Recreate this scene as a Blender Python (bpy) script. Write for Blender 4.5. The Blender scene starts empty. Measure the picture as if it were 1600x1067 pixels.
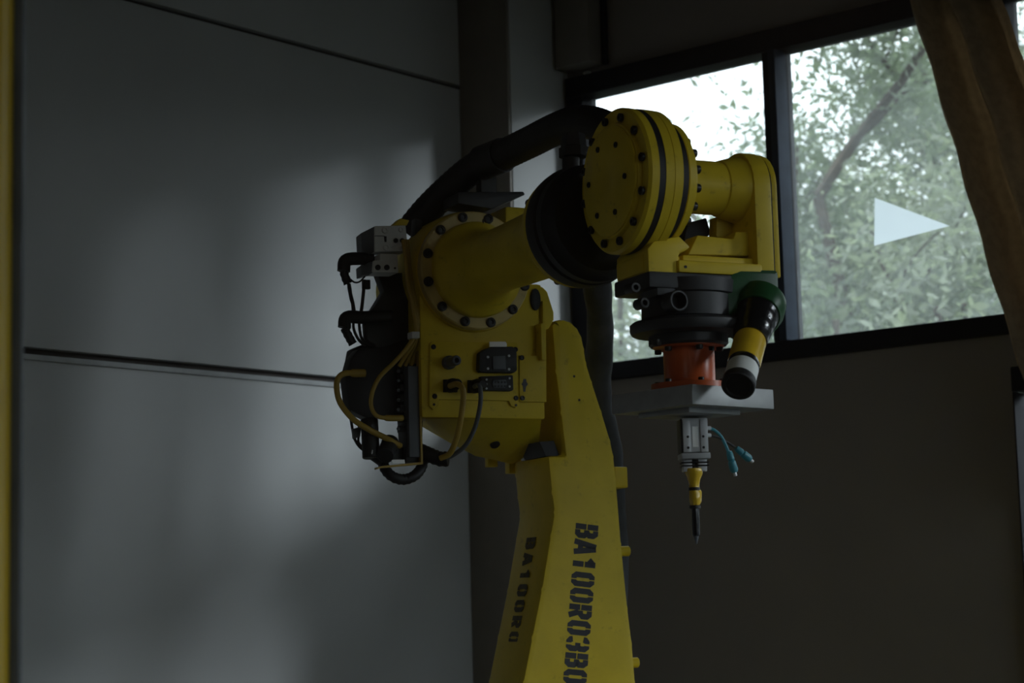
import bpy, bmesh, math, random
from mathutils import Vector, Matrix, Quaternion
random.seed(7)
V = Vector
sc = bpy.context.scene
col = sc.collection
# ---------------------------------------------------------------- camera
F = 3100.0
TH, RO, AL = math.radians(7.5), math.radians(-1.49), math.radians(40.45)
CAM = V((0, 0, 1.6))
def head(v):                                   # heading frame -> world
    return V((v[0]*math.cos(AL) - v[1]*math.sin(AL), v[0]*math.sin(AL) + v[1]*math.cos(AL), v[2]))
fw = V((0, math.cos(TH), math.sin(TH))); rt = V((1, 0, 0)); up = rt.cross(fw)
r2 = rt*math.cos(RO) + up*math.sin(RO); u2 = up*math.cos(RO) - rt*math.sin(RO)
FW, RT, UP = head(fw), head(r2), head(u2)
cd = bpy.data.cameras.new('camera'); cam = bpy.data.objects.new('camera', cd); col.objects.link(cam)
m = Matrix((RT, UP, -FW)).transposed().to_4x4(); m.translation = CAM
cam.matrix_world = m
cd.sensor_width = 36; cd.lens = F/1600*36
cd.clip_start = .05; cd.clip_end = 300
cd.dof.use_dof = True; cd.dof.focus_distance = 4.25; cd.dof.aperture_fstop = 5.6
sc.camera = cam
# ---------------------------------------------------------------- world, light, exposure
w = bpy.data.worlds.new('overcast'); sc.world = w; w.use_nodes = True
bg = w.node_tree.nodes['Background']
bg.inputs[0].default_value = (.82, .93, 1, 1)
# overcast sky: brighter towards the zenith, the same all the way round
wt = w.node_tree; tcw = wt.nodes.new('ShaderNodeTexCoord'); sxyz = wt.nodes.new('ShaderNodeSeparateXYZ')
mrw = wt.nodes.new('ShaderNodeMapRange'); mrw.inputs[1].default_value = 0; mrw.inputs[2].default_value = 1
SKY = 3.9
mrw.inputs[3].default_value = SKY*.45; mrw.inputs[4].default_value = SKY*1.35
wt.links.new(tcw.outputs['Generated'], sxyz.inputs[0]); wt.links.new(sxyz.outputs['Z'], mrw.inputs[0]); wt.links.new(mrw.outputs[0], bg.inputs[1])
sc.view_settings.view_transform = 'Standard'; sc.view_settings.look = 'None'
sc.view_settings.exposure = 0.0; sc.view_settings.gamma = 1; sc.view_settings.use_curve_mapping = False
def portal(loc, sx, sy, rot=(-90, 0, 0)):      # guides daylight sampling through a window opening
    l = bpy.data.lights.new('window_portal', 'AREA'); l.shape = 'RECTANGLE'; l.size = sx; l.size_y = sy
    l.cycles.is_portal = True
    o = bpy.data.objects.new('window_portal', l); col.objects.link(o); o.location = loc; o.rotation_euler = [math.radians(a) for a in rot]
AMBIENT = 9.0
sd_ = bpy.data.lights.new('hazy_sun', 'SUN'); sd_.energy = 1.95; sd_.angle = math.radians(10); sd_.color = (.84, .93, 1)
so_ = bpy.data.objects.new('hazy_sun', sd_); col.objects.link(so_)
SUN = V((math.cos(math.radians(33)), math.sin(math.radians(33)), math.tan(math.radians(14.3)))).normalized()   # low veiled sun beyond the window wall
so_.rotation_mode = 'QUATERNION'; so_.rotation_quaternion = SUN.to_track_quat('Z', 'Y')
# ---------------------------------------------------------------- pixel measuring helpers
def ray(px, py): return FW + RT*((px-800)/F) + UP*((533.5-py)/F)
def wpl(px, py, x=None, y=None, z=None):       # world point on an axis plane
    d = ray(px, py)
    if x is not None: t = (x-CAM.x)/d.x
    elif y is not None: t = (y-CAM.y)/d.y
    else: t = (z-CAM.z)/d.z
    return CAM + d*t
C0 = CAM + ray(744, 422)*4.6
PHI = math.radians(25)
RZ = PHI + AL
ROOT = V((C0.x, C0.y, 0))
RI = Matrix.Rotation(-RZ, 3, 'Z')
HC = C0.z
LC = RI @ (CAM-ROOT)
def L(px, py, x=None, y=None, z=None):         # robot-frame point (x right, y back, z up) on an axis plane
    d = RI @ ray(px, py)
    if x is not None: t = (x-LC.x)/d.x
    elif z is not None: t = (z-LC.z)/d.z
    else: t = ((0 if y is None else y)-LC.y)/d.y
    return LC + d*t
# ---------------------------------------------------------------- materials
def mat(name, c, rough=.5, metal=0, vary=.12, scale=14, bump=.0, bscale=60, spec=.4, c2=None, dirt=0):
    M = bpy.data.materials.new(name); M.use_nodes = True
    nt = M.node_tree; b = nt.nodes['Principled BSDF']
    b.inputs['Roughness'].default_value = rough; b.inputs['Metallic'].default_value = metal
    b.inputs['Specular IOR Level'].default_value = spec
    tc = nt.nodes.new('ShaderNodeTexCoord')
    n = nt.nodes.new('ShaderNodeTexNoise'); n.inputs['Scale'].default_value = scale; n.inputs['Detail'].default_value = 6
    nt.links.new(tc.outputs['Object'], n.inputs['Vector'])
    r = nt.nodes.new('ShaderNodeValToRGB')
    a = c2 or [v*(1-vary) for v in c]
    r.color_ramp.elements[0].color = (*a, 1); r.color_ramp.elements[1].color = (*[min(1, v*(1+vary)) for v in c], 1)
    r.color_ramp.elements[0].position = .35; r.color_ramp.elements[1].position = .65
    nt.links.new(n.outputs['Fac'], r.inputs['Fac'])
    out = r.outputs['Color']
    if dirt:
        n2 = nt.nodes.new('ShaderNodeTexNoise'); n2.inputs['Scale'].default_value = 34; n2.inputs['Detail'].default_value = 9
        n2.inputs['Roughness'].default_value = .75
        nt.links.new(tc.outputs['Object'], n2.inputs['Vector'])
        r3 = nt.nodes.new('ShaderNodeValToRGB'); r3.color_ramp.elements[0].position = .58; r3.color_ramp.elements[1].position = .74
        r3.color_ramp.elements[0].color = (0, 0, 0, 1); r3.color_ramp.elements[1].color = (dirt, dirt, dirt, 1)
        nt.links.new(n2.outputs['Fac'], r3.inputs['Fac'])
        mx = nt.nodes.new('ShaderNodeMix'); mx.data_type = 'RGBA'
        nt.links.new(r3.outputs['Color'], mx.inputs[0]); nt.links.new(out, mx.inputs[6]); mx.inputs[7].default_value = (.05, .035, .015, 1)
        out = mx.outputs[2]
    nt.links.new(out, b.inputs['Base Color'])
    if bump:
        n3 = nt.nodes.new('ShaderNodeTexNoise'); n3.inputs['Scale'].default_value = bscale; n3.inputs['Detail'].default_value = 4
        nt.links.new(tc.outputs['Object'], n3.inputs['Vector'])
        bp = nt.nodes.new('ShaderNodeBump'); bp.inputs['Strength'].default_value = bump; bp.inputs['Distance'].default_value = .004
        nt.links.new(n3.outputs['Fac'], bp.inputs['Height']); nt.links.new(bp.outputs['Normal'], b.inputs['Normal'])
    return M
M = {}
M['yellow'] = mat('yellow_paint', (.66, .485, .025), .42, spec=.22, vary=.06, bump=.08, bscale=90, dirt=.55)
M['ring'] = mat('worn_yellow_paint', (.56, .43, .13), .4, vary=.14, bump=.05, dirt=.6)
M['black'] = mat('black_rubber', (.012, .012, .013), .55, vary=.2)
M['bolt'] = mat('black_oxide_steel', (.018, .017, .016), .4, metal=.3)
M['dark'] = mat('dark_cast_iron', (.022, .023, .025), .5, bump=.1)
M['grey'] = mat('grey_plastic', (.09, .1, .11), .5)
M['steel'] = mat('brushed_aluminium', (.5, .51, .52), .45, metal=.35, vary=.08, scale=40)
M['plate'] = mat('milled_plate', (.33, .34, .34), .5, metal=.2, vary=.08, scale=30)
M['orange'] = mat('orange_paint', (.52, .1, .025), .32, vary=.1, dirt=.35)
M['green'] = mat('green_enamel', (.014, .07, .022), .38, vary=.1, spec=.25)
M['white'] = mat('white_plastic', (.62, .63, .6), .5, vary=.05, dirt=.3)
M['label'] = mat('white_label', (.9, .9, .87), .6, vary=.03)
M['tape_y'] = mat('yellow_tape', (.62, .40, .02), .25, vary=.08, bump=.25, bscale=120, spec=.6)
M['tape_b'] = mat('black_tape', (.008, .008, .009), .22, vary=.2, bump=.3, bscale=90, spec=.6)
M['cable_y'] = mat('yellow_cable', (.38, .25, .035), .5, vary=.1)
M['blue'] = mat('blue_cable_jacket', (.04, .22, .27), .4, vary=.1)
M['ink'] = mat('black_stencil_ink', (.022, .022, .026), .6, vary=.2)
M['ink2'] = mat('faded_stencil_ink', (.09, .075, .03), .7, vary=.3)
M['sleeve'] = mat('grey_fabric_sleeve', (.05, .052, .056), .8, vary=.3, bump=.4, bscale=50)
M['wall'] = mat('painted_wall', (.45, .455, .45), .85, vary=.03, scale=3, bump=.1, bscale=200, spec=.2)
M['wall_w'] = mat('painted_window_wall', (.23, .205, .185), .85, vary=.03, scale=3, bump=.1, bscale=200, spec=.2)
M['column'] = mat('brown_paint_and_shade', (.2, .18, .155), .7, vary=.05)  # also carries the shade on the column's near face
M['soffit'] = mat('dark_ceiling_board', (.06, .055, .05), .9)
M['seam'] = mat('dark_joint_sealant', (.06, .05, .045), .8)
M['trim'] = mat('panel_joint_trim', (.36, .37, .37), .7, spec=.2)
M['floor'] = mat('dark_sealed_floor', (.05, .048, .045), .7, vary=.15, scale=2)
M['frame'] = mat('black_window_frame', (.012, .013, .016), .6, spec=.1)
M['frame2'] = mat('grey_blue_sash', (.03, .042, .06), .6, spec=.1)
M['curtain'] = mat('brown_curtain_cloth', (.34, .26, .165), .9, vary=.12, scale=40, bump=.3, bscale=400, spec=.1)
M['bark'] = mat('bark', (.07, .055, .04), .9, vary=.3)
M['post'] = mat('yellow_post_paint', (.5, .33, .01), .5, vary=.05)
M['ground'] = mat('grass_ground', (.012, .014, .008), .95, vary=.3)
def leafmat(name, c):
    m_ = mat(name, c, .6, vary=.55, scale=2.2)
    nt = m_.node_tree; b = nt.nodes['Principled BSDF']; o = nt.nodes['Material Output']
    t = nt.nodes.new('ShaderNodeBsdfTranslucent'); t.inputs[0].default_value = (c[0]*1.4, c[1]*1.5, c[2]*1.1, 1)
    mx = nt.nodes.new('ShaderNodeMixShader'); mx.inputs[0].default_value = .45
    nt.links.new(b.outputs[0], mx.inputs[1]); nt.links.new(t.outputs[0], mx.inputs[2]); nt.links.new(mx.outputs[0], o.inputs[0])
    return m_
M['leaf'] = leafmat('green_leaves', (.16, .19, .145))
M['blocker_hedge'] = leafmat('light_blocker_leaves', (.045, .06, .035))  # kept dark to cut the light reaching the left wall
M['leaf2'] = leafmat('pale_green_leaves', (.25, .275, .22))
def glassmat(name, haze, refl, tint=(1, 1, 1), streak=False):
    m_ = bpy.data.materials.new(name); m_.use_nodes = True; nt = m_.node_tree
    nt.nodes.remove(nt.nodes['Principled BSDF']); o = nt.nodes['Material Output']
    tr = nt.nodes.new('ShaderNodeBsdfTransparent'); tr.inputs[0].default_value = (*tint, 1)
    gl = nt.nodes.new('ShaderNodeBsdfGlossy'); gl.inputs['Roughness'].default_value = .02
    tl = nt.nodes.new('ShaderNodeBsdfTranslucent'); tl.inputs[0].default_value = (.85, .9, .92, 1)
    fr = nt.nodes.new('ShaderNodeFresnel'); fr.inputs[0].default_value = 1.45
    mu = nt.nodes.new('ShaderNodeMath'); mu.operation = 'MULTIPLY'; mu.inputs[1].default_value = refl
    ge = nt.nodes.new('ShaderNodeNewGeometry'); inv = nt.nodes.new('ShaderNodeMath'); inv.operation = 'SUBTRACT'; inv.inputs[0].default_value = refl
    nt.links.new(ge.outputs['Backfacing'], inv.inputs[1]); inv.use_clamp = True; nt.links.new(inv.outputs[0], mu.inputs[1])   # reflect once, at the outer face
    nt.links.new(fr.outputs[0], mu.inputs[0])
    a = nt.nodes.new('ShaderNodeMixShader'); b = nt.nodes.new('ShaderNodeMixShader')
    a.inputs[0].default_value = haze
    if streak:
        tc = nt.nodes.new('ShaderNodeTexCoord'); n = nt.nodes.new('ShaderNodeTexNoise'); n.inputs['Scale'].default_value = 5; n.inputs['Detail'].default_value = 7
        nt.links.new(tc.outputs['Object'], n.inputs['Vector'])
        mr = nt.nodes.new('ShaderNodeMapRange'); mr.inputs[1].default_value = .3; mr.inputs[2].default_value = .7
        mr.inputs[3].default_value = haze*.6; mr.inputs[4].default_value = haze*1.4
        nt.links.new(n.outputs['Fac'], mr.inputs[0]); nt.links.new(mr.outputs[0], a.inputs[0])
    nt.links.new(tr.outputs[0], a.inputs[1]); nt.links.new(tl.outputs[0], a.inputs[2])
    nt.links.new(mu.outputs[0], b.inputs[0]); nt.links.new(a.outputs[0], b.inputs[1]); nt.links.new(gl.outputs[0], b.inputs[2])
    nt.links.new(b.outputs[0], o.inputs[0])
    return m_
M['glass'] = glassmat('dusty_window_glass', .07, 1.0, streak=True)
M['screen'] = glassmat('clear_acrylic', .0, 1.0, (.97, .98, .98))
M['pane_triangle'] = glassmat('translucent_sheet', .72, .3)
# ---------------------------------------------------------------- mesh helpers
def newbm(): return bmesh.new()
def basis(d):
    d = V(d).normalized(); a = V((0, 0, 1)) if abs(d.z) < .9 else V((1, 0, 0))
    e = d.cross(a).normalized(); return e, d.cross(e).normalized(), d
def add_lathe(bm, p, d, prof, n=32, cap=True):  # profile [(t, r)] along d from p
    e, f, d = basis(d); p = V(p); rings = []
    for t, r in prof:
        rings.append([bm.verts.new(p + d*t + (e*math.cos(2*math.pi*i/n) + f*math.sin(2*math.pi*i/n))*max(r, 1e-4)) for i in range(n)])
    for a, b in zip(rings, rings[1:]):
        for i in range(n): bm.faces.new((a[i], a[(i+1) % n], b[(i+1) % n], b[i]))
    if cap:
        bm.faces.new(rings[0][::-1]); bm.faces.new(rings[-1])
    return bm
def add_cyl(bm, a, b, r, r1=None, n=20):
    a, b = V(a), V(b); h = (b-a).length; r1 = r if r1 is None else r1; c = min(r, r1, h)*.08
    return add_lathe(bm, a, b-a, [(0, r-c), (c, r), (h-c, r1), (h, r1-c)], n)
def smooth(pts, k=6):
    pts = [V(p) for p in pts]; P = [pts[0]*2-pts[1]] + pts + [pts[-1]*2-pts[-2]]; out = []
    for i in range(1, len(P)-2):
        a, b, c, d = P[i-1:i+3]
        for j in range(k):
            t = j/k
            out.append(.5*((2*b) + (c-a)*t + (2*a-5*b+4*c-d)*t*t + (3*b-a-3*c+d)*t**3))
    return out + [pts[-1]]
def add_tube(bm, pts, r, n=10, k=6, rib=0, pitch=None):
    P = smooth(pts, k) if k > 1 else [V(p) for p in pts]
    if pitch:                                   # resample evenly so every other ring can be a rib
        Q = [P[0]]; acc = 0
        for a, b in zip(P, P[1:]):
            sl = (b-a).length
            while acc + sl >= pitch:
                q = a + (b-a)*((pitch-acc)/sl); Q.append(q); sl -= (pitch-acc); a = q; acc = 0
            acc += sl
        P = Q
    rings = []; e = None; N = len(P)
    for i, p in enumerate(P):
        d = (P[min(i+1, N-1)] - P[max(i-1, 0)]).normalized()
        e = basis(d)[0] if e is None else (e - d*e.dot(d)).normalized()
        f = d.cross(e)
        rr = r(i/(N-1)) if callable(r) else r
        if rib and i % 2: rr *= 1+rib
        rings.append([bm.verts.new(p + (e*math.cos(2*math.pi*j/n) + f*math.sin(2*math.pi*j/n))*rr) for j in range(n)])
    for a, b in zip(rings, rings[1:]):
        for i in range(n): bm.faces.new((a[i], a[(i+1) % n], b[(i+1) % n], b[i]))
    bm.faces.new(rings[0][::-1]); bm.faces.new(rings[-1])
    return bm
def add_prism(bm, pts, ext, bev=0):
    t = bmesh.new(); ext = V(ext)
    a = [t.verts.new(V(p)) for p in pts]; b = [t.verts.new(V(p)+ext) for p in pts]; n = len(a)
    t.faces.new(a); t.faces.new(b[::-1])
    for i in range(n): t.faces.new((a[i], b[i], b[(i+1) % n], a[(i+1) % n]))
    bmesh.ops.recalc_face_normals(t, faces=t.faces)
    if bev: bmesh.ops.bevel(t, geom=list(t.edges), offset=bev, segments=2, affect='EDGES', profile=.6)
    merge(bm, t); return bm
def merge(bm, t):
    me = bpy.data.meshes.new('tmp'); t.to_mesh(me); t.free(); bm.from_mesh(me); bpy.data.meshes.remove(me)
def add_box(bm, lo, hi, bev=0):
    lo, hi = V(lo), V(hi)
    return add_prism(bm, [(lo.x, lo.y, lo.z), (hi.x, lo.y, lo.z), (hi.x, lo.y, hi.z), (lo.x, lo.y, hi.z)], (0, hi.y-lo.y, 0), bev)
def box(lo, hi, bev=0): return add_box(newbm(), lo, hi, bev)
def cyl(a, b, r, r1=None, n=20): return add_cyl(newbm(), a, b, r, r1, n)
def lathe(*a, **k): return add_lathe(newbm(), *a, **k)
def tube(*a, **k): return add_tube(newbm(), *a, **k)
def prism(*a, **k): return add_prism(newbm(), *a, **k)
def obox(c, ax, ay, az, bev=0):                 # oriented box: centre and three half-axes
    c, ax, ay, az = V(c), V(ax), V(ay), V(az)
    return prism([c-ax-ay-az, c+ax-ay-az, c+ax-ay+az, c-ax-ay+az], ay*2, bev)
ORG = {}
def thing(name, label, cat, at=(0, 0, 0), group=None, frame=True, kind=None):
    o = bpy.data.objects.new(name, None); col.objects.link(o); o.empty_display_size = .05
    at = V(at)
    if frame: o.location = ROOT + Matrix.Rotation(RZ, 3, 'Z') @ at; o.rotation_euler = (0, 0, RZ)
    else: o.location = at
    o['label'] = label
    if cat: o['category'] = cat
    if group: o['group'] = group
    if kind: o['kind'] = kind
    ORG[o] = at; return o
def obj(name, bm, mt, parent=None, ang=35, label=None, origin=None):
    bmesh.ops.recalc_face_normals(bm, faces=bm.faces)
    me = bpy.data.meshes.new(name); off = ORG.get(parent, V((0, 0, 0))) if origin is None else V(origin)
    bmesh.ops.translate(bm, verts=bm.verts, vec=-off); bm.to_mesh(me); bm.free()
    for p in me.polygons: p.use_smooth = True
    me.set_sharp_from_angle(angle=math.radians(ang))
    me.materials.append(M[mt] if isinstance(mt, str) else mt)
    o = bpy.data.objects.new(name, me); col.objects.link(o)
    if parent: o.parent = parent
    ORG[o] = off
    if label: o['label'] = label
    return o
def tag(o, label, cat, group=None, kind=None):
    o['label'] = label
    if cat: o['category'] = cat
    if group: o['group'] = group
    if kind: o['kind'] = kind
    return o
def own(name, bm, mt, label, cat, group=None, ang=35):   # a one-mesh thing in the robot frame, origin at its lowest vertex
    v = min(bm.verts, key=lambda q: q.co.z).co.copy()
    o = obj(name, bm, mt, None, ang, origin=v)
    o.location = ROOT + Matrix.Rotation(RZ, 3, 'Z') @ v; o.rotation_euler = (0, 0, RZ)
    return tag(o, label, cat, group)
BC = {}
def bolt(parent, p, d, r, h, mt='bolt', name='bolt'):    # socket-head screw
    key = (round(r, 4), round(h, 4), mt)
    if key not in BC:
        b = lathe((0, 0, 0), (0, 0, 1), [(0, r), (h*.85, r), (h, r*.86), (h, r*.5), (h*.45, r*.45)], 12)
        me = bpy.data.meshes.new('bolt'); bmesh.ops.recalc_face_normals(b, faces=b.faces); b.to_mesh(me); b.free()
        for q in me.polygons: q.use_smooth = True
        me.set_sharp_from_angle(angle=.6); me.materials.append(M[mt]); BC[key] = me
    o = bpy.data.objects.new(name, BC[key]); col.objects.link(o); o.parent = parent
    o.location = V(p) - ORG[parent]; o.rotation_mode = 'QUATERNION'; o.rotation_quaternion = V((0, 0, 1)).rotation_difference(V(d))
    return o
def struct(name, bm, mt, parent=None, ang=35):
    o = obj(name, bm, mt, parent, ang)
    if parent is None: o['kind'] = 'structure'
    return o
X, Y, Z = V((1, 0, 0)), V((0, 1, 0)), V((0, 0, 1))
# ================================================================ the room
corner = CAM + ray(895, 400)*7.0
XC, YR = corner.x, corner.y                    # inner corner of column face and window wall
YC = wpl(805, 400, x=XC).y                     # near face of the corner column
XA = wpl(727, 400, y=YC).x                     # left wall plane
XB, YB, ZT = 3.4, -3.6, 4.7
zh = .5*(wpl(920, 150, y=YR).z + wpl(1420, 35, y=YR).z)
zs = .5*(wpl(960, 571, y=YR).z + wpl(1555, 490, y=YR).z)
x0 = wpl(921, 300, y=YR).x; xm0 = wpl(1207, 300, y=YR).x; xm1 = wpl(1231, 300, y=YR).x; x1 = xm1 + (xm0-x0)
fh = wpl(1050, 88, y=YR).z - wpl(1050, 121, y=YR).z   # frame depth in height
xo0 = wpl(897, 300, y=YR).x
T = .012
# window wall with real openings
def wallcurve(name, outer, holes, mt):
    c = bpy.data.curves.new(name, 'CURVE'); c.dimensions = '2D'; c.fill_mode = 'BOTH'; c.extrude = T/2
    for poly in [outer]+holes:
        s = c.splines.new('POLY'); s.points.add(len(poly)-1); s.use_cyclic_u = True
        for p, q in zip(s.points, poly): p.co = (q[0], q[1], 0, 1)
    o = bpy.data.objects.new(name, c); me = bpy.data.meshes.new_from_object(o); bpy.data.objects.remove(o)
    b = newbm(); b.from_mesh(me)
    for v in b.verts: v.co = V((v.co.x, YR + T/2 + v.co.z, v.co.y))
    return struct(name, b, mt)
def rect(a, b, c, d): return [(a, c), (b, c), (b, d), (a, d)]
oz0, oz1 = zs-fh*.8, zh+fh
x2 = x1 + .05; x3 = x2 + .75; ox1 = x3 + .05
W3 = (.85, 2.8); W4 = (-.15, .72); W5 = (wpl(1588, 600, y=YR).x, -.4)
hp = [wpl(a, b, y=YR) for a, b in ((907, 124), (907, 119), (911, 117), (912, 113), (917, 110), (923, 112), (927, 119), (927, 121))]
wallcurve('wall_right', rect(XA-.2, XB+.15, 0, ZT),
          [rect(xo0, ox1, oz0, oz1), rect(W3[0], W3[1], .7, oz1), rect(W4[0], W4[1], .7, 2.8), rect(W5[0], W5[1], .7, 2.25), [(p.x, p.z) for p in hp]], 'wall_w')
# left wall: three cladding panels with recessed joints
seam1 = wpl(280, 571, x=XA).z; seam2 = wpl(470, 70, x=XA).z
wl = struct('wall_left', box((XA-.16, YB, 0), (XA-.03, YR, ZT)), 'seam')
for a, b in ((0, seam1-.012), (seam1+.012, seam2-.008), (seam2+.008, ZT)):
    struct('panel', box((XA-.03, YB, a), (XA, YR, b), .003), 'wall', wl)
bmj = newbm(); add_box(bmj, (XA-.028, YB, seam1-.024), (XA+.008, YC, seam1-.008), .003)
struct('joint_trim', bmj, 'trim', wl)
struct('trim_1', box((XA, YC, 0), (XC, YR, ZT), .004), 'wall')             # boxed-in corner column
tag(bpy.data.objects['trim_1'], 'boxed-in corner column between left wall and window wall', None)
cf = struct('trim_2', box((XA+.002, YC-.012, 0), (XC-.004, YC, ZT), .002), 'column')  # dark sheet puts the shade of this face into its colour
tag(cf, 'dark sheet painting the shade on the near face of the corner column', None)
struct('floor', box((XA-.2, YB, -.1), (XB, YR, 0)), 'floor')
struct('ceiling', box((XA-.2, YB, ZT), (XB, YR, ZT+.1)), 'soffit')
struct('trim_4', box((XA-.5, YR+.012, 3.72), (XB+.6, YR+1.0, 3.84)), 'soffit')['label'] = 'overhang added above the windows to cut high sky light, outside'  # unseen overhang, added to block the high sky
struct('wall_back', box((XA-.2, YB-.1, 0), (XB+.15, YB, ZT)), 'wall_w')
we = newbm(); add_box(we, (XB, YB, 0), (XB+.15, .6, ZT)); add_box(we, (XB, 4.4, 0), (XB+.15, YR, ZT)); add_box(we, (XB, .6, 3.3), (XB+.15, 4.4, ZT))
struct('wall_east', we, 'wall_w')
# window_1 : frame, mullion, panes
def window(name, a, b, c, d, xs):
    t = thing(name, 'black framed window in the far wall', None, (a, YR, c), frame=False, kind='structure')
    y0, y1 = YR-.035, YR+.06
    obj('head_rail', box((a, y0, d-fh), (b, y1, d), .004), 'frame', t)
    obj('sill_rail', box((a, y0, c), (b, y1, c+fh*.8), .004), 'frame', t)
    for p, q in [(a, xs[0][0])] + [(xs[i][1], xs[i+1][0]) for i in range(len(xs)-1)] + [(xs[-1][1], b)]:
        obj('jamb', box((p, y0+.004, c+fh*.8), (q, y1-.004, d-fh), .003), 'frame', t)
    for p, q in xs:
        g = obj('pane', box((p-.004, YR+.03, c+fh*.8-.004), (q+.004, YR+.036, d-fh+.004)), 'glass', t)
    portal(((a+b)/2, YR+.12, (c+d)/2), b-a, d-c)
    return t
w1 = window('window_1', xo0, ox1, oz0, oz1, [(x0, xm0), (xm1, x1), (x2, x3)])
w1['label'] = 'black framed window looking out on trees'
s0 = xm1-(xm1-xm0)*.42
obj('sash_edge', box((s0, YR-.05, zs), (xm1+.003, YR+.02, zh), .003), 'frame2', w1)
# glazed entrance in the east wall, outside the photo: the daylight that reaches the robot from the right
DY0, DY1, DZ = .6, 4.4, 3.3
w2 = thing('window_2', 'wide glazed entrance in the east wall, outside the photo', None, (XB, DY0, 0), frame=False, kind='structure')
obj('head_rail', box((XB-.02, DY0, DZ-.08), (XB+.1, DY1, DZ), .004), 'frame', w2)
for k in range(5):
    y = DY0 + (DY1-DY0-.06)*k/4; obj('jamb', box((XB-.02, y, 0), (XB+.1, y+.06, DZ-.08), .003), 'frame', w2)
    if k < 4: obj('pane', box((XB+.03, y+.056, .0), (XB+.036, y+(DY1-DY0-.06)/4+.004, DZ-.076)), 'screen', w2)
portal((XB+.12, (DY0+DY1)/2, DZ/2), DZ, DY1-DY0, (0, 90, 0))
w3 = window('window_3', W3[0], W3[1], .7, oz1, [(W3[0]+.05, 1.8), (1.86, W3[1]-.05)])
w4 = window('window_4', W4[0], W4[1],   .7, 2.8, [(W4[0]+.05, W4[1]-.05)])
w4['label'] = 'lower window right of the curtain, outside the photo'
w3['label'] = 'tall window right of the curtain, outside the photo'
# pale translucent triangle set against the right pane
tp = [wpl(a, b, y=YR+.029) for a, b in ((1367, 309), (1484, 353), (1366, 384))]
tri = obj('window_triangle', prism(tp, (0, -.001, 0)), 'pane_triangle', None, origin=tp[2]); tri.location = tp[2]
tag(tri, 'pale translucent triangle on the right window pane', 'sticker')
# dark box and conduit above the window corner
bx = thing('conduit_box', 'dark rectangular box fixed above the top left window corner', 'box', wpl(895, 108, y=YR-.09), frame=False)
p, q = wpl(868, 108, y=YR-.09), wpl(921, 108, y=YR-.09)
xl = max(p.x, XC+.002)
obj('casing', box((xl, YR-.09, p.z), (q.x, YR-.002, ZT-.4), .006), 'column', bx)
obj('conduit', cyl((q.x+.014, YR-.016, p.z-.0), (q.x+.014, YR-.016, ZT-.4), .012), 'frame', bx)
# curtain, tied back to the right
yc = YR-.16
def curtain():
    b = newbm(); nu, nv = 56, 30; G = []
    ledge = [(-60, 1400), (0, 1421), (170, 1472), (380, 1533), (492, 1568), (600, 1604), (760, 1655)]
    redge = [(-60, 1545), (0, 1572), (170, 1640), (380, 1700), (492, 1725), (600, 1745), (760, 1760)]
    def itp(tab, y):
        for (a, b_), (c, d) in zip(tab, tab[1:]):
            if a <= y <= c: return b_ + (d-b_)*(y-a)/(c-a)
        return tab[-1][1]
    for j in range(nv+1):
        py = -60 + 820*j/nv; row = []
        a, c = wpl(itp(ledge, py), py, y=yc), wpl(itp(redge, py), py, y=yc)
        for i in range(nu+1):
            u = i/nu
            q = a.lerp(c, u); q.y = yc - .05*math.sin(u*2*math.pi*2.3) + .012*math.sin(u*2*math.pi*5.3+j*.06)
            q.x += .004*math.sin(j*1.3+u*4)
            row.append(b.verts.new(q))
        G.append(row)
    for j in range(nv):
        for i in range(nu): b.faces.new((G[j][i], G[j][i+1], G[j+1][i+1], G[j+1][i]))
    r_ = bmesh.ops.solidify(b, geom=b.faces[:], thickness=.003)
    return b
cu = obj('curtain', curtain(), 'curtain'); tag(cu, 'brown gathered curtain pulled aside at the right of the window', 'curtain')
w5 = window('window_5', W5[0], W5[1], .7, 2.25, [(W5[0]+.006, W5[1]-.04)])
w5['label'] = 'low window just below the curtain at the right edge'
# ================================================================ the robot
robot = thing('robot_arm', 'large yellow industrial robot arm reaching towards the window', 'robot', (0, .3, 0))
# lower arm (link with the stencilled number)
YA = .06
outl = [(862, 506), (871, 500), (882, 498), (893, 502), (904, 512), (911, 526), (915, 545), (918, 566), (927, 596), (942, 642), (956, 688),
        (961, 712), (965, 750), (973, 850), (983, 950), (990, 1005), (995, 1067), (1000, 1140), (1000, 1230), (960, 1300), (860, 1300), (790, 1230),
        (800, 1130), (817, 1067), (831, 995), (846, 920), (860, 836), (866, 800), (862, 770), (856, 711), (884, 712), (876, 645), (868, 580)]
fp = [L(a, b, y=YA) for a, b in outl]
la = obj('lower_arm', prism(fp, (0, .20, 0), .016), 'yellow', robot)
obj('dark_ledge_block', prism([L(a, b, y=YA+.02) for a, b in ((843, 690), (866, 688), (874, 712), (853, 713))], (0, .12, 0), .002), 'black', la)  # black block for the dark top of the ledge
for px, py in ((981, 861), (995, 1035)):
    p = L(px, py, y=YA+.08); obj('lug', cyl(p-X*.03, p+X*.002, .0125), 'yellow', la)
p = L(966, 730, y=YA+.12); q = L(979, 763, y=YA+.12)
obj('cable_clip', box((p.x-.02, YA+.10, q.z), (q.x-.006, YA+.15, p.z), .004), 'yellow', la)
for px, py in ((897, 588), (905, 625)): bolt(la, L(px, py, y=YA), -Y, .003, .001)
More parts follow.
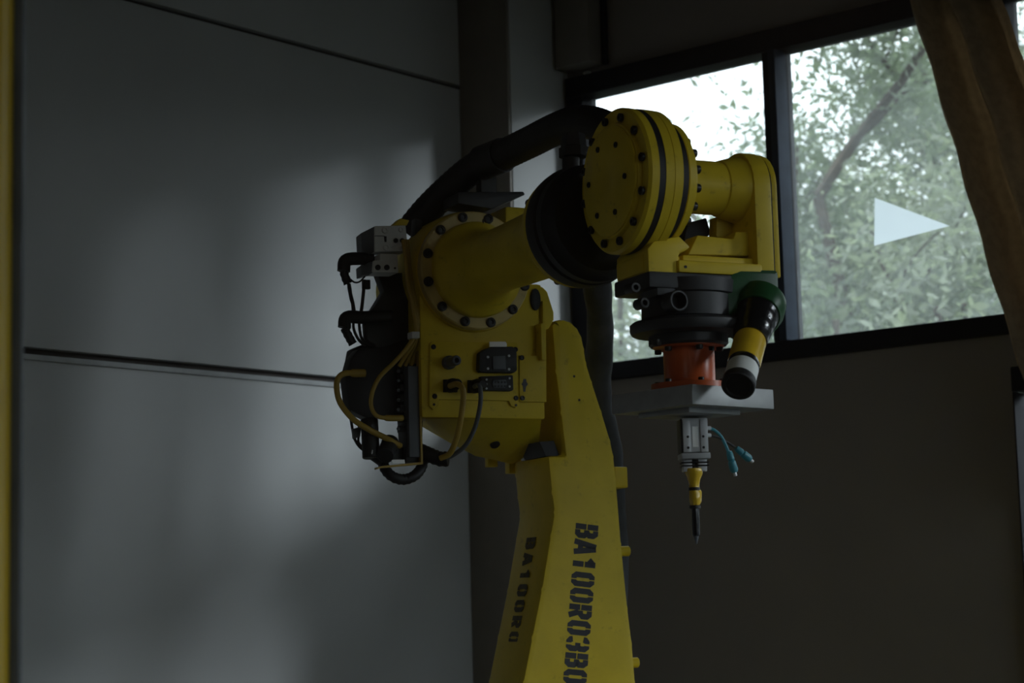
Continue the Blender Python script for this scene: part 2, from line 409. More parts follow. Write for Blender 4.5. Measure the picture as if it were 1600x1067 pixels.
# stencil lettering
def glyphs():
    A, B_, C_ = .11, .31, .51                   # stroke inset, mid, right (em units, cell .62 x 1)
    S = {'0': [[(.3, .1), (.2, .1), (.1, .2), (.1, .8), (.2, .9), (.3, .9)], [(.35, .1), (.44, .1), (.54, .2), (.54, .8), (.44, .9), (.35, .9)]],
         '1': [[(.12, .70), (.34, .90)], [(.36, 0), (.36, .47)], [(.36, .53), (.36, 1)]],
         'B': [[(.1, 0), (.1, .475)], [(.1, .525), (.1, 1)], [(.26, .1), (.44, .1), (.54, .2), (.54, .4), (.44, .5), (.26, .5)], [(.4, .53), (.52, .62), (.52, .8), (.43, .9), (.26, .9)]],
         'R': [[(.1, 0), (.1, .475)], [(.1, .525), (.1, 1)], [(.26, .5), (.42, .5), (.54, .6), (.54, .8), (.44, .9), (.26, .9)], [(.33, .42), (.52, 0)]],
         'A': [[(.06, 0), (.27, .97)], [(.58, 0), (.37, .97)], [(.22, .28), (.42, .28)]],
         '3': [[(.08, .26), (.1, .17), (.2, .1), (.27, .1)], [(.37, .1), (.44, .1), (.54, .2), (.54, .4), (.46, .5), (.25, .5)], [(.46, .52), (.54, .6), (.54, .8), (.44, .9), (.37, .9)], [(.27, .9), (.2, .9), (.1, .83), (.08, .74)]]}
    return S
def stencil(text, p0, p1, h0, adv, N=-Y):
    """text runs from p0 towards p1 in the arm face; glyph tops point to +x"""
    b = newbm(); S = glyphs(); d = (p1-p0).normalized(); t = d.cross(N).normalized()
    if t.dot(X-Y) < 0: t = -t
    for i, ch in enumerate(text):
        for st in S[ch]:
            pts = [p0 + d*(adv*i + q[0]*h0*.80) + t*(q[1]*h0) for q in st]
            hw = h0*.112; Ls, Rs = [], []
            for k, p in enumerate(pts):
                a = (pts[k]-pts[k-1]).normalized() if k else None; c = (pts[k+1]-pts[k]).normalized() if k < len(pts)-1 else None
                dd = (a+c).normalized() if a and c else (a or c); n = dd.cross(N)
                s = hw/max(.6, (a.normalized().dot(dd) if a and c else 1))
                Ls.append(p+n*s); Rs.append(p-n*s)
            poly = Ls+Rs[::-1]
            top = [b.verts.new(q+N*.0008) for q in poly]; bot = [b.verts.new(q-N*.0004) for q in poly]; n_ = len(pts)
            for k in range(n_-1):
                b.faces.new((top[k], top[k+1], top[-2-k], top[-1-k]))
            for k in range(len(poly)):
                b.faces.new((top[k], top[(k+1) % len(poly)], bot[(k+1) % len(poly)], bot[k]))
    return b
t0, t1 = L(900, 818, y=YA), L(880, 1067, y=YA)
adv = (t1-t0).length/9.84
obj('stencil_lettering', stencil('BA100R03B0', t0, t1, (L(934, 820, y=YA)-L(899, 818, y=YA)).length, adv), 'ink', la, label='black stencilled number reading down the arm')
# the same number on the shaded left flank of the arm
e0, e1_ = L(859, 838, y=YA), L(832, 992, y=YA)
ed = (e1_-e0).normalized(); sn = ed.cross(Y).normalized(); sn = -sn if sn.x > 0 else sn
f0 = e0 + Y*.125 + sn*.0002; f1 = f0 + ed
obj('stencil_lettering', stencil('BA100R03B0', f0, f1, 0.05, adv, sn), 'ink2', la, label='same stencilled number on the shaded side')
# shoulder, turret and base below the frame
sh = L(905, 1220, y=YA)
S_ = newbm(); add_cyl(S_, sh+V((0, -.06, 0)), sh+V((0, .36, 0)), .2, n=40); obj('shoulder_joint', S_, 'yellow', robot)
tb = newbm(); add_box(tb, (sh.x-.22, .24, .62), (sh.x+.22, .62, sh.z+.12), .03); add_lathe(tb, (sh.x, .4, .4), Z, [(0, .3), (.2, .3), (.26, .24)], 40)
obj('turret', tb, 'yellow', robot)
bs = newbm(); add_box(bs, (sh.x-.38, .02, 0), (sh.x+.38, .78, .06), .01); add_lathe(bs, (sh.x, .4, .06), Z, [(0, .34), (.1, .3), (.34, .3)], 40)
obj('base', bs, 'yellow', robot)
# elbow housing
zt, zb, zl = L(760, 334, y=.03).z, L(760, 654, y=.03).z, L(760, 726, y=.2).z
xL, xR = L(656, 500, y=.03).x, L(851, 600, y=.03).x
xTR = xR
eb = newbm()
add_prism(eb, [(xL, .03, HC-.02), (xL, .03, zb), (xL, .13, zb), (xL, .13, HC-.02)], (xR-xL, 0, 0), .008)
add_prism(eb, [(xL+.09, .12, HC-.02), (xL+.09, .12, zb+.004), (xL+.09, .40, zb+.03), (xL+.09, .40, HC-.02)], (xR-xL-.09, 0, 0), .008)
hull = newbm()
for q in [L(667, 654, y=.032), L(846, 654, y=.032), L(842, 690, y=.16), L(824, 712, y=.20), L(800, 725, y=.22), L(742, 712, y=.20), L(700, 690, y=.15), L(800, 700, y=.36), L(760, 690, y=.36), (xL+.1, .36, zb+.03), (xR-.01, .36, zb+.03)]: hull.verts.new(q)
bmesh.ops.convex_hull(hull, input=hull.verts); merge(eb, hull)
add_lathe(eb, (0, .022, HC), Y, [(0, .140), (.02, .145), (.11, .145), (.13, .13), (.34, .11)], 56)
eh = obj('elbow_housing', eb, 'yellow', robot)
p, q = L(776, 328, y=.10), L(846, 360, y=.10)
obj('top_boss', box((p.x, .05, q.z-.03), (q.x, .3, p.z), .008), 'yellow', eh)
p, q = L(845, 505, y=.0), L(854, 560, y=.0)
obj('edge_rib', box((p.x, .0, L(850, 562, y=0).z), (q.x, .05, p.z), .002), 'yellow', eh)
obj('side_cover', prism([L(a, b, y=.03) for a, b in ((838, 450), (848, 447), (856, 456), (866, 488), (866, 500), (858, 514), (846, 516), (838, 510))], (0, .12, 0), .006), 'yellow', eh)
p = L(836, 468, y=.028)
sl = newbm(); add_lathe(sl, p, -Y, [(0, .013), (.004, .013), (.006, .010)], 18)
for v in sl.verts: v.co.z = p.z + (v.co.z-p.z)*2.0
obj('oil_window', sl, 'black', eh)
p = L(773, 693, y=.135); dn = V((0, -.62, -.78))
obj('drain_plug', cyl(p-dn*.02, p+dn*.006, .012), 'black', eh)
ub = newbm()
for px, py, s in ((766, 726, .010), (800, 735, .013), (822, 752, .008), (812, 742, .009)):
    p = L(px, py, y=.28); add_box(ub, p-V((s, s, s*.6)), p+V((s*1.6, s, s*2.2)), .002)
obj('limit_stop', ub, 'yellow', eh)
# flange ring and its twelve screws
R1 = .1385
rg = obj('flange_ring', lathe((0, .028, HC), -Y, [(0, R1-.006), (.006, R1), (.026, R1), (.029, R1-.003), (.029, .112)], 64), 'ring', robot)
for k in range(12):
    a = math.radians(15+30*k)
    bolt(rg, (.1262*math.sin(a), -.001, HC+.1262*math.cos(a)), -Y, .0115, .007)
# forearm tube
fl = -.50
fa = obj('forearm', lathe((0, .0, HC), -Y, [(0, .1125), (.014, .112), (.022, .1085), (.03, .101), (.045, .090), (.07, .080), (.11, .0735), (.15, .072), (.3, .075), (.46, .078), (.48, .09), (.51, .098)], 56), 'yellow', robot, ang=50)
sp = L(755, 352, y=-.02)
obj('split_line', box(sp+V((-.001, -.004, -.02)), sp+V((.001, .002, .014))), 'black', fa)
# wrist flange (yellow then black rubber seal)
wf = obj('wrist_flange', lathe((0, -.505, HC), -Y, [(0, .105), (.004, .121), (.02, .124), (.03, .12)], 56), 'yellow', robot)
for k in (6, 9): bolt(wf, (.112*math.sin(k*.58), -.507, HC+.112*math.cos(k*.58)), Y, .009, .012)
WZ = .0
obj('wrist_seal', lathe((0, -.53, HC), -Y, [(0, .115), (.006, .126), (.024, .128), (.04, .125), (.044, .117), (.05, .123), (.07, .122), (.08, .112), (.10, .104), (.102, .09)], 56), 'black', robot)
# wrist drum: axis along x
YW = -.80
dc = L(960, 283, y=YW)
x_0 = dc.x
# positions along x, each measured on the rim
rad = .143
drum_body = [(-.012, .085), (-.008, .112), (0, .114), (.0, .138), (.006, rad), (.022, rad), (.022, rad-.004), (.036, rad-.004), (.036, rad), (.0545, rad),
             (.0552, rad-.002), (.056, rad), (.074, rad-.001), (.076, rad-.006), (.076, .122), (.097, .122), (.097, .119), (.100, .122), (.114, .120), (.116, .108), (.125, .106), (.127, .085)]
dr = obj('wrist_drum', lathe(dc, X, drum_body, 72), 'yellow', robot)
obj('black_band', lathe(dc, X, [(.0222, rad-.004), (.0222, rad-.0008), (.0358, rad-.0008), (.0358, rad-.004)], 72, cap=False), 'black', dr)
obj('black_band', lathe(dc, X, [(.0762, .121), (.0762, .1225), (.0968, .1225), (.0968, .121)], 72, cap=False), 'black', dr)
obj('end_cover', lathe(dc, -X, [(.002, .108), (.012, .108), (.016, .10), (.018, .03), (.014, .012)], 64), 'yellow', dr)
for k in range(12):
    a = math.radians(10+30*k); bolt(dr, dc+V((-.002, .124*math.sin(a), .124*math.cos(a))), -X, .0085, .007)
for k in range(6):
    a = math.radians(25+60*k); bolt(dr, dc+V((-.016, .075*math.sin(a), .075*math.cos(a))), -X, .006, .004)
for k in range(16):
    a = math.radians(22.5*k+8); bolt(dr, dc+V((.126, .093*math.sin(a), .093*math.cos(a))), X, .0088, .012)
# neck, yoke block with rounded top, cover
yb0, yb1 = YW-.062, YW+.062
xe = L(1176, 330, y=yb0).x; xn = L(1143, 330, y=YW-.053).x; xs_ = L(1203, 330, y=yb0).x; xf = L(1212, 330, y=yb0).x
obj('wrist_neck', lathe(dc+X*.12, X, [(0, .0535), (xn-x_0-.12, .0535), (xn-x_0-.118, .056), (xe-x_0-.132, .064), (xe-x_0-.12, .067), (xe-x_0-.11, .067)], 48), 'yellow', robot)
zbot = L(1160, 432, y=yb0).z
zcy = dc.z; rb = L(1185, 243, y=YW).z - zcy
def yoke_profile(x, r, z_low, hw):
    pts = [V((x, YW-hw, z_low))]
    for k in range(13):
        a = math.pi*(1-k/12); pts.append(V((x, YW+math.cos(a)*hw, zcy+math.sin(a)*r)))
    return pts + [V((x, YW+hw, z_low))]
yk = newbm()
add_prism(yk, yoke_profile(xe, rb, zbot, .072), (xs_-xe, 0, 0), .006)
obj('wrist_link', box((x_0+.05, YW+.02, HC-.045), (x_0+.12, -.60, HC+.06), .01), 'dark', robot)     # joins drum and forearm flange
# lower beam under the drum to the block
zb1 = L(1100, 403, y=yb0).z; zbb = L(1080, 428, y=yb0).z
xb0 = L(1056, 415, y=yb0).x
add_box(yk, (xb0, yb0-.012, zbot), (xe+.01, YW+.06, zb1-.008), .005)
add_box(yk, (xb0+.02, yb0+.006, zb1-.012), (xe+.005, YW+.06, zb1+.006), .005)
# ramp rising from the drum foot to the block
rp = [L(a, b, y=yb0+.02) for a, b in ((1075, 398), (1090, 367), (1146, 373), (1150, 362), (1180, 362), (1180, 400))]
add_prism(yk, rp, (0, .05, 0), .004)
ft = [L(a, b, y=yb0-.004) for a, b in ((1012, 388), (1022, 376), (1062, 368), (1080, 386), (1072, 392), (1062, 396), (1058, 434), (1014, 436))]
add_prism(yk, ft, (0, .13, 0), .006)
add_box(yk, (L(985, 420, y=YW).x, YW-.05, zbot), (xb0+.02, YW+.06, zb1+.004), .006)
yk = obj('wrist_yoke', yk, 'yellow', robot)
obj('yoke_cover', prism(yoke_profile(xs_+.0012, rb-.002, zbot, .070), (xf-xs_, 0, 0), .004), 'yellow', yk)
obj('seam_gasket', prism(yoke_profile(xs_-.0005, rb-.004, zbot+.002, .0695), (.002, 0, 0)), 'black', yk)
bolt(yk, L(1071, 417, y=yb0-.012), -Y, .003, .0015)
# web behind the window hole under the neck
obj('cable_guard', prism([L(a, b, y=YW+.05) for a, b in ((1074, 348), (1104, 340), (1111, 364), (1092, 388), (1066, 392))], (0, .03, 0), .003), 'black', yk)
obj('neck_web', prism([L(a, b, y=YW+.02) for a, b in ((1120, 338), (1182, 338), (1182, 380), (1122, 372), (1119, 368), (1120, 345))], (0, .03, 0), .003), 'yellow', yk)
# wrist reducer (dark, faces down)
YT = YW
tc_ = L(1075, 520, y=YT)
cx = tc_.x
def zt_(py): return L(1075, py, y=YT).z
red = newbm()
add_lathe(red, (cx, YT, zt_(502)), Z, [(0, .086), (.003, .090), (zt_(466)-zt_(502), .090), (zt_(464)-zt_(502), .096), (zt_(444)-zt_(502), .098)], 40)
add_box(red, (L(985, 440, y=YT).x, YT-.075, zt_(462)), (L(1115, 440, y=YT).x, YT+.07, zt_(437)), .006)
rd = obj('wrist_reducer', red, 'dark', robot)
fl_ = newbm()
add_lathe(fl_, (cx, YT, zt_(525)), Z, [(0, .090), (.003, .110), (.010, .114), (.022, .114), (.027, .108), (.03, .09)], 44)
add_lathe(fl_, (cx, YT, zt_(542)), Z, [(0, .074), (.004, .078), (.02, .078), (.024, .086)], 36)
obj('output_flange', fl_, 'dark', robot)
for px, py in ((1022, 545), (1105, 550)): bolt(rd, V((L(px, py, y=YT-.03).x, YT-.04, zt_(py-8))), -Z, .009, .012)
p = L(1059, 470, y=YT-.095)
pr = newbm(); add_lathe(pr, p+Y*.03, -Y, [(0, .0205), (.034, .0205), (.036, .019), (.036, .016), (.006, .015)], 28)
obj('port_ring', pr, 'dark', rd)
for px, py in ((990, 450), (1004, 474), (1086, 462), (1092, 482)):
    p = L(px, py, y=YT-.06); bolt(rd, p+Y*.02, -Y, .011, .03)
obj('reducer_cap', box(L(1000, 470, y=YT)+V((0, -.07, -.0)), L(1000, 470, y=YT)+V((.05, .0, .045)), .004), 'dark', rd)
obj('hex_clamp', lathe(L(897, 247, y=-.58), Z, [(0, .027), (.002, .031), (.022, .031), (.024, .027), (.05, .024)], 6), 'black', robot)
obj('clamp_stem', cyl(L(892, 275, y=-.58), L(892, 246, y=-.58), .018), 'black', robot)
# ---------------------------------------------------------------- connector panel on the elbow
pnl = newbm(); yp = .022
P = lambda a, b, y=yp: L(a, b, y=y)
add_prism(pnl, [P(a, b) for a, b in ((672, 537), (676, 533), (806, 535), (810, 538), (811, 627), (812, 633), (806, 637), (799, 634), (795, 626), (686, 624), (684, 636), (677, 640), (671, 634))], (0, .012, 0), .0015)
pn = obj('connector_panel', pnl, 'yellow', robot)
bpl = newbm(); add_prism(bpl, [P(a, b, .018) for a, b in ((812, 555), (848, 556), (848, 470), (853, 470), (854, 628), (812, 627))], (0, .014, 0), .001)
brk = obj('bracket_plate', bpl, 'yellow', robot)
obj('slot_screw', prism([P(a, b, .017) for a, b in ((818, 592), (822, 592), (823, 597), (825, 600), (822, 604), (821, 612), (818, 612), (817, 603), (815, 600), (817, 597))], (0, .003, 0)), 'bolt', brk)
for a, b in ((677, 542), (679, 619)): bolt(pn, P(a, b), -Y, .006, .003)
for a, b in ((805, 546), (806, 622)): bolt(pn, P(a, b), -Y, .006, .003)
for a, b in ((815, 559), (816, 622)): bolt(brk, P(a, b, .018), -Y, .006, .003)
for a, b in ((678, 632), (806, 633)): bolt(pn, P(a, b), -Y, .003, .002)
# round air fitting
p = P(700, 567); af = newbm(); add_lathe(af, p, -Y, [(0, .016), (.012, .016), (.016, .012), (.05, .0115), (.052, .010), (.052, .006), (.03, .005)], 20)
obj('air_fitting', af, 'grey', pn)
# big rectangular connector
cn = newbm()
add_prism(cn, [P(a, b) for a, b in ((744, 553), (752, 547), (764, 543), (796, 543), (802, 549), (803, 580), (798, 584), (746, 583), (743, 579))], (0, -.02, 0), .003)
obj('rectangular_connector', cn, 'black', pn)
obj('connector_insert', prism([P(a, b, .001) for a, b in ((769, 557), (789, 556), (790, 577), (770, 577))], (0, -.003, 0), .0006), 'grey', pn)
for a, b in ((762, 558), (762, 576), (795, 556), (795, 577)): bolt(pn, P(a, b, .002), -Y, .003, .003, 'steel')
obj('white_cap', prism([P(a, b, .004) for a, b in ((764, 534), (789, 534), (791, 537), (791, 542), (764, 542))], (0, -.004, 0), .001), 'label', pn, label='small white tab above the black connector')
cn = newbm(); add_prism(cn, [P(a, b) for a, b in ((747, 589), (798, 587), (799, 610), (795, 612), (748, 611))], (0, -.014, 0), .003)
obj('round_pin_connector', cn, 'black', pn)
obj('connector_insert', prism([P(a, b, .007) for a, b in ((770, 594), (790, 593), (792, 600), (789, 606), (771, 606), (768, 600))], (0, -.002, 0), .0006), 'grey', pn)
for a, b in ((760, 593), (760, 600), (760, 607), (796, 591), (796, 604)): bolt(pn, P(a, b, .008), -Y, .0025, .002, 'steel')
pin = newbm()
for i in range(4):
    for j in range(2):
        q = P(774+i*5, 597+j*6, .005); add_cyl(pin, q, q-Y*.002, .0022, n=8)
obj('connector_pins', pin, 'dark', pn)
for i, (a, b) in enumerate(((703, 603), (741, 604))):
    p = P(a, b); g = newbm(); add_lathe(g, p, -Y, [(0, .016), (.02, .016), (.024, .013), (.045, .012), (.05, .009)], 18)
    add_prism(g, [P(a+s*11, b+t_*10) for s, t_ in ((-1, -1), (1, -1), (1, 1), (-1, 1))], (0, -.004, 0), .001)
    obj('cable_gland', g, 'black', pn)
# ---------------------------------------------------------------- cables on the panel
own('cable', tube([P(703, 603, -.02), P(714, 600, -.05), P(722, 606, -.06), P(724, 622, -.06), P(720, 655, -.05), P(713, 685, -.03), P(703, 708, .0), P(688, 716, .02)], .0068, 10),
    'cable_y', 'yellow cable hanging in a loop from the lower left panel socket', 'cable')
own('cable', tube([P(741, 604, -.02), P(748, 602, -.045), P(751, 612, -.05), P(750, 635, -.05), P(742, 668, -.04), P(728, 695, -.02), P(708, 711, .01), P(694, 716, .03)], .0052, 10),
    'grey', 'thin grey cable hanging beside the yellow loop on the panel', 'cable')
own('corrugated_sleeve', tube([L(700, 717, y=.03), L(688, 717, y=.04), L(674, 712, y=.05), L(660, 706, y=.07), L(650, 702, y=.09)], .0165, 14, rib=.12, pitch=.006),
    'black', 'black corrugated sleeve gathering the panel cables under the elbow', 'sleeve')
# ---------------------------------------------------------------- terminal box, left of the elbow
jx = thing('terminal_box', 'black terminal box with thin yellow edge strip left of the elbow', 'box', L(640, 722, y=.06))
obj('backplate', prism([L(a, b, y=.10) for a, b in ((560, 545), (600, 540), (655, 520), (661, 640), (660, 722), (634, 722), (630, 650), (596, 652), (574, 654), (546, 640), (540, 590), (548, 560))], (0, .04, 0), .003), 'black', jx)
obj('side_plate', prism([L(a, b, y=.055) for a, b in ((637, 575), (655, 565), (659, 722), (634, 722), (636, 690))], (0, .05, 0), .003), 'black', jx)
obj('terminal_strip', box(L(640, 714, y=.045), L(655, 572, y=.045)+Y*.03, .002), 'grey', jx)
obj('edge_strip', prism([L(a, b, y=.04) for a, b in ((654, 548), (656, 548), (661, 725), (597, 731), (590, 733), (590, 730), (597, 728), (658, 722))], (0, .02, 0)), 'cable_y', jx, label='thin yellow edge strip')
obj('white_label', prism([L(a, b, y=.038) for a, b in ((612, 718), (632, 718), (633, 724), (613, 724))], (0, .002, 0)), 'label', jx, label='small white label')
tm = newbm()
for k in range(7):
    p = L(626, 575+k*16, y=.09); add_box(tm, p-V((.009, .02, .008)), p+V((.009, .0, .008)), .002)
obj('terminal_block', tm, 'dark', jx)
for k in range(7): bolt(jx, L(622, 580+k*15, y=.068), -Y, .004, .003, 'grey', 'screw')
# lower bundle of connectors under the box
lb = thing('connector_cluster', 'cluster of black plugs hanging under the terminal box', 'connector', L(590, 722, y=.09))
obj('plug', cyl(L(577, 655, y=.08), L(580, 716, y=.07), .020), 'black', lb)
obj('plug', cyl(L(610, 690, y=.08), L(602, 712, y=.04), .020), 'dark', lb)
obj('plug', cyl(L(572, 700, y=.09), L(600, 720, y=.07), .016), 'black', lb)
obj('crossbar', obox(L(612, 708, y=.09), X*.045, Y*.012, Z*.014, .003), 'dark', lb)
obj('clip', prism([L(a, b, y=.09) for a, b in ((551, 670), (565, 666), (563, 682), (553, 686))], (0, .01, 0), .001), 'grey', lb)
obj('wire', tube([L(546, 640, y=.1), L(549, 660, y=.1), L(554, 685, y=.1), L(562, 698, y=.1), L(572, 706, y=.09)], .0035, 8), 'black', lb)
obj('wire', tube([L(557, 655, y=.1), L(562, 672, y=.1), L(560, 690, y=.1), L(570, 702, y=.09)], .003, 8), 'black', lb)
obj('highlight_pin', cyl(L(582, 703, y=.045), L(581, 709, y=.045), .0016, n=8), 'steel', lb)
own('corrugated_loop', tube([L(598, 722, y=.08), L(604, 736, y=.07), L(616, 746, y=.06), L(632, 749, y=.06), L(648, 743, y=.06), L(658, 731, y=.07), L(662, 716, y=.08)], .0115, 14, rib=.14, pitch=.0055),
    'black', 'short black corrugated hose looping below the terminal box', 'hose')
# yellow cables on the left
own('cable', tube([L(570, 583, y=.06), L(556, 583, y=.06), L(540, 583, y=.06), L(529, 590, y=.06), L(526, 606, y=.06), L(532, 630, y=.06), L(552, 655, y=.05), L(578, 672, y=.045), L(604, 685, y=.05), L(626, 697, y=.06)], lambda t: .0095 if t < .16 else .0068, 12),
    'cable_y', 'thick yellow cable arching out left from the terminal box', 'cable')
own('cable', tube([L(652, 500, y=.03), L(648, 523, y=.02), L(634, 546, y=.015), L(614, 568, y=.015), L(594, 588, y=.015), L(582, 612, y=.015), L(580, 634, y=.02), L(588, 649, y=.025), L(604, 653, y=.03), L(628, 653, y=.05)], lambda t: .005 if t < .88 else .0072, 12),
    'cable_y', 'yellow cable curving down in front of the terminal box', 'cable')
for k, (dx, lab) in enumerate(((0, 'leftmost'), (6, 'middle'), (12, 'rightmost'))):
    own('cable', tube([L(630+dx*.6, 375, y=.02+k*.01), L(634+dx*.4, 405, y=.01+k*.012), L(637+dx*.5, 440, y=.01+k*.012), L(644+dx*.5, 475, y=.01+k*.012), L(649+dx*.35, 505, y=.015+k*.01), L(648+dx*.35, 530, y=.02+k*.012), L(636+dx, 552, y=.04+k*.012), L(624+dx*1.5, 572, y=.06)], .0048, 10),
        'cable_y', lab+' of three yellow cables bundled beside the flange ring', 'cable', 'bundled yellow cables')
own('cable_tie', box(L(644, 528, y=.0), L(656, 518, y=.0)+Y*.03, .002), 'white', 'white band holding the bundled yellow cables', 'cable tie')
# ---------------------------------------------------------------- valve manifold
vm = thing('valve_manifold', 'white pneumatic valve block with grey side mounted left of the flange ring', 'valve', L(610, 430, y=.07))
yv = .03
U = lambda a, b, y=yv: L(a, b, y=y)
vb = newbm(); add_prism(vb, [U(a, b) for a, b in ((586, 353), (634, 352), (638, 392), (586, 393))], (0, .055, 0), .002)
up_ = obj('upper_valve', vb, 'white', vm)
vb = newbm(); add_prism(vb, [U(a, b) for a, b in ((594, 396), (621, 397), (623, 426), (583, 425), (584, 407), (594, 406))], (0, .06, 0), .002)
lo_ = obj('lower_valve', vb, 'white', vm)
sd = newbm()
add_prism(sd, [U(586, 353, .032), U(586, 393, .032), U(566, 404, .09), U(564, 364, .09)], (.006, .05, 0), .002)
obj('grey_side', sd, 'grey', vm)  # dark left side of the white block, built as a grey piece
sd = newbm(); add_prism(sd, [U(584, 407, .032), U(583, 426, .032), U(565, 431, .09), U(564, 414, .09)], (.006, .05, 0), .002)
obj('grey_side', sd, 'grey', vm)
for a, b, r in ((601, 360, .0075), (603, 387, .0075), (626, 359, .006), (626, 388, .006)):
    q = U(a, b, yv); obj('adjuster', lathe(q, -Y, [(0, r), (.003, r), (.004, r*.85), (.004, r*.6), (.002, r*.5)], 16), 'white', up_)
for a, b in ((618, 376), (628, 376)): bolt(up_, U(a, b), -Y, .0055, .004, 'dark')
obj('slot', prism([U(a, b, yv-.001) for a, b in ((600, 369), (604, 369), (604, 378), (601, 378))], (0, .003, 0)), 'black', up_)
obj('slot', prism([U(a, b, yv-.0006) for a, b in ((586, 368), (601, 368.3), (601, 369.2), (586, 369))], (0, .003, 0)), 'black', up_)
for a, b in ((590, 418), (604, 418)): bolt(lo_, U(a, b), -Y, .0065, .004, 'dark')
bolt(lo_, U(617, 419), -Y, .0025, .002, 'dark')
bmb = newbm(); add_prism(bmb, [L(a, b, y=.10) for a, b in ((590, 428), (645, 425), (650, 340), (660, 345), (658, 560), (575, 540), (572, 500), (600, 455))], (0, .03, 0), .003)
obj('mounting_bracket', bmb, 'dark', vm)
obj('top_clip', prism([L(a, b, y=.05) for a, b in ((614, 352), (626, 341), (640, 344), (636, 352))], (0, .03, 0), .002), 'yellow', vm)
def elbow(y, pts, r, lab):
    t = thing('elbow_plug', lab, 'plug', L(*pts[0], y=y))
    obj('plug_body', tube([L(a, b, y=y) for a, b in pts[0:4]], r, 14), 'black', t)
    obj('strain_relief', tube([L(a, b, y=y) for a, b in pts[3:]], r*.62, 12, rib=.15, pitch=.006), 'black', t)
    return t
elbow(.075, [(582, 406), (560, 404), (540, 407), (537, 424), (540, 434), (545, 446)], .015, 'black right angle plug sticking out left of the valve block')
elbow(.075, [(610, 494), (570, 496), (542, 496), (538, 512), (544, 524), (552, 538)], .015, 'black right angle plug below, at the dark bracket edge')
e3 = newbm()
for s in range(3): add_tube(e3, [L(552+s*9, 500, y=.08), L(553+s*9, 515, y=.08), L(560+s*6, 530, y=.085), L(570+s*8, 540, y=.09)], .0035, 8)
own('wire_bundle', e3, 'black', 'three short black wires beneath the lower right angle plug', 'wires')
own('wire', tube([L(545, 443, y=.075), L(548, 462, y=.075), L(552, 478, y=.075), L(553, 496, y=.075)], .0046, 8, rib=.12, pitch=.012), 'black', 'black wire hanging from the upper right angle plug', 'wire')
own('wire', tube([L(570, 437, y=.08), L(568, 455, y=.08), L(566, 475, y=.08), L(563, 496, y=.08)], .0042, 8), 'black', 'black wire running down from the small square ferrule', 'wire')
own('wire_ferrule', box(L(568, 451, y=.075), L(579, 437, y=.075)+Y*.012, .0015), 'black', 'small black square ferrule below the valve block', 'ferrule')
own('wire', tube([L(547, 436, y=.075), L(554, 441, y=.075), L(562, 440, y=.075), L(570, 432, y=.078)], .0022, 6), 'black', 'thin black wire sagging under the valve block', 'wire')
# black covers behind the cables
own('rear_cover', prism([L(a, b, y=.16) for a, b in ((552, 545), (560, 541), (612, 520), (640, 450), (655, 380), (660, 640), (636, 646), (566, 648), (552, 636), (545, 585))], (0, .05, 0), .006), 'black', 'dark cover plate behind the cables left of the elbow', 'cover')
# ---------------------------------------------------------------- dress hose
dh = thing('dress_hose', 'thick black hose running from the elbow up over to the wrist', 'hose', L(650, 350, y=.2))
hp_ = [L(640, 362, y=.20), L(668, 328, y=.16), L(704, 293, y=.10), L(742, 262, y=.03), L(782, 244, y=-.06), L(828, 222, y=-.18), L(866, 203, y=-.30), L(900, 191, y=-.40), L(935, 195, y=-.50), L(975, 215, y=-.60)]
obj('hose', tube(hp_, .035, 20, rib=.05, pitch=.008), 'black', dh)
cl = newbm(); add_tube(cl, [L(752, 255, y=.0), L(768, 249, y=-.03), L(786, 242, y=-.07)], .041, 20)
obj('hose_clamp', cl, 'dark', dh)
for a in (757, 768): bolt(dh, L(a, 236, y=-.02), Z, .007, .016)
obj('clamp_post', box(L(752, 300, y=.0), L(776, 268, y=.0)+Y*.03, .003), 'dark', dh)
obj('clamp_shelf', prism([L(a, b, y=.0) for a, b in ((716, 300), (818, 299), (821, 304), (768, 326), (716, 318))], (0, .09, 0), .003), 'dark', dh)
# grey fabric sleeve behind the lower arm
own('hose_sleeve', tube([L(928, 400, y=.0), L(934, 455, y=.06), L(938, 520, y=.20), L(934, 585, y=.30), L(938, 640, y=.32), L(950, 700, y=.32), L(956, 760, y=.32), L(960, 900, y=.32), L(950, 1120, y=.33)], lambda t: .034+.0018*math.sin(t*23)+.0012*math.sin(t*61), 18),
    'sleeve', 'grey fabric hose sleeve hanging behind the top of the arm', 'sleeve')
# ================================================================ end of arm tooling
# orange adapter
oa = thing('flange_adapter', 'orange painted cylindrical adapter bolted between wrist and square plate', 'adapter', (cx, YT, zt_(614)))
ob = newbm()
add_lathe(ob, (cx, YT, zt_(612)), Z, [(0, .072), (.003, .076), (.015, .076), (.018, .052), (.022, .050), (zt_(545)-zt_(612), .050)], 48)
obj('adapter_body', ob, 'orange', oa)
obj('adapter_flange', lathe((cx, YT, zt_(545)), Z, [(0, .066), (.002, .070), (.018, .070), (.020, .066)], 40), 'orange', oa)
for k in range(6):
    a = math.radians(20+60*k); bolt(oa, (cx+.061*math.cos(a), YT+.061*math.sin(a), zt_(545)), -Z, .007, .008)
    bolt(oa, (cx+.064*math.cos(a), YT+.064*math.sin(a), zt_(612)+.015), Z, .006, .007)
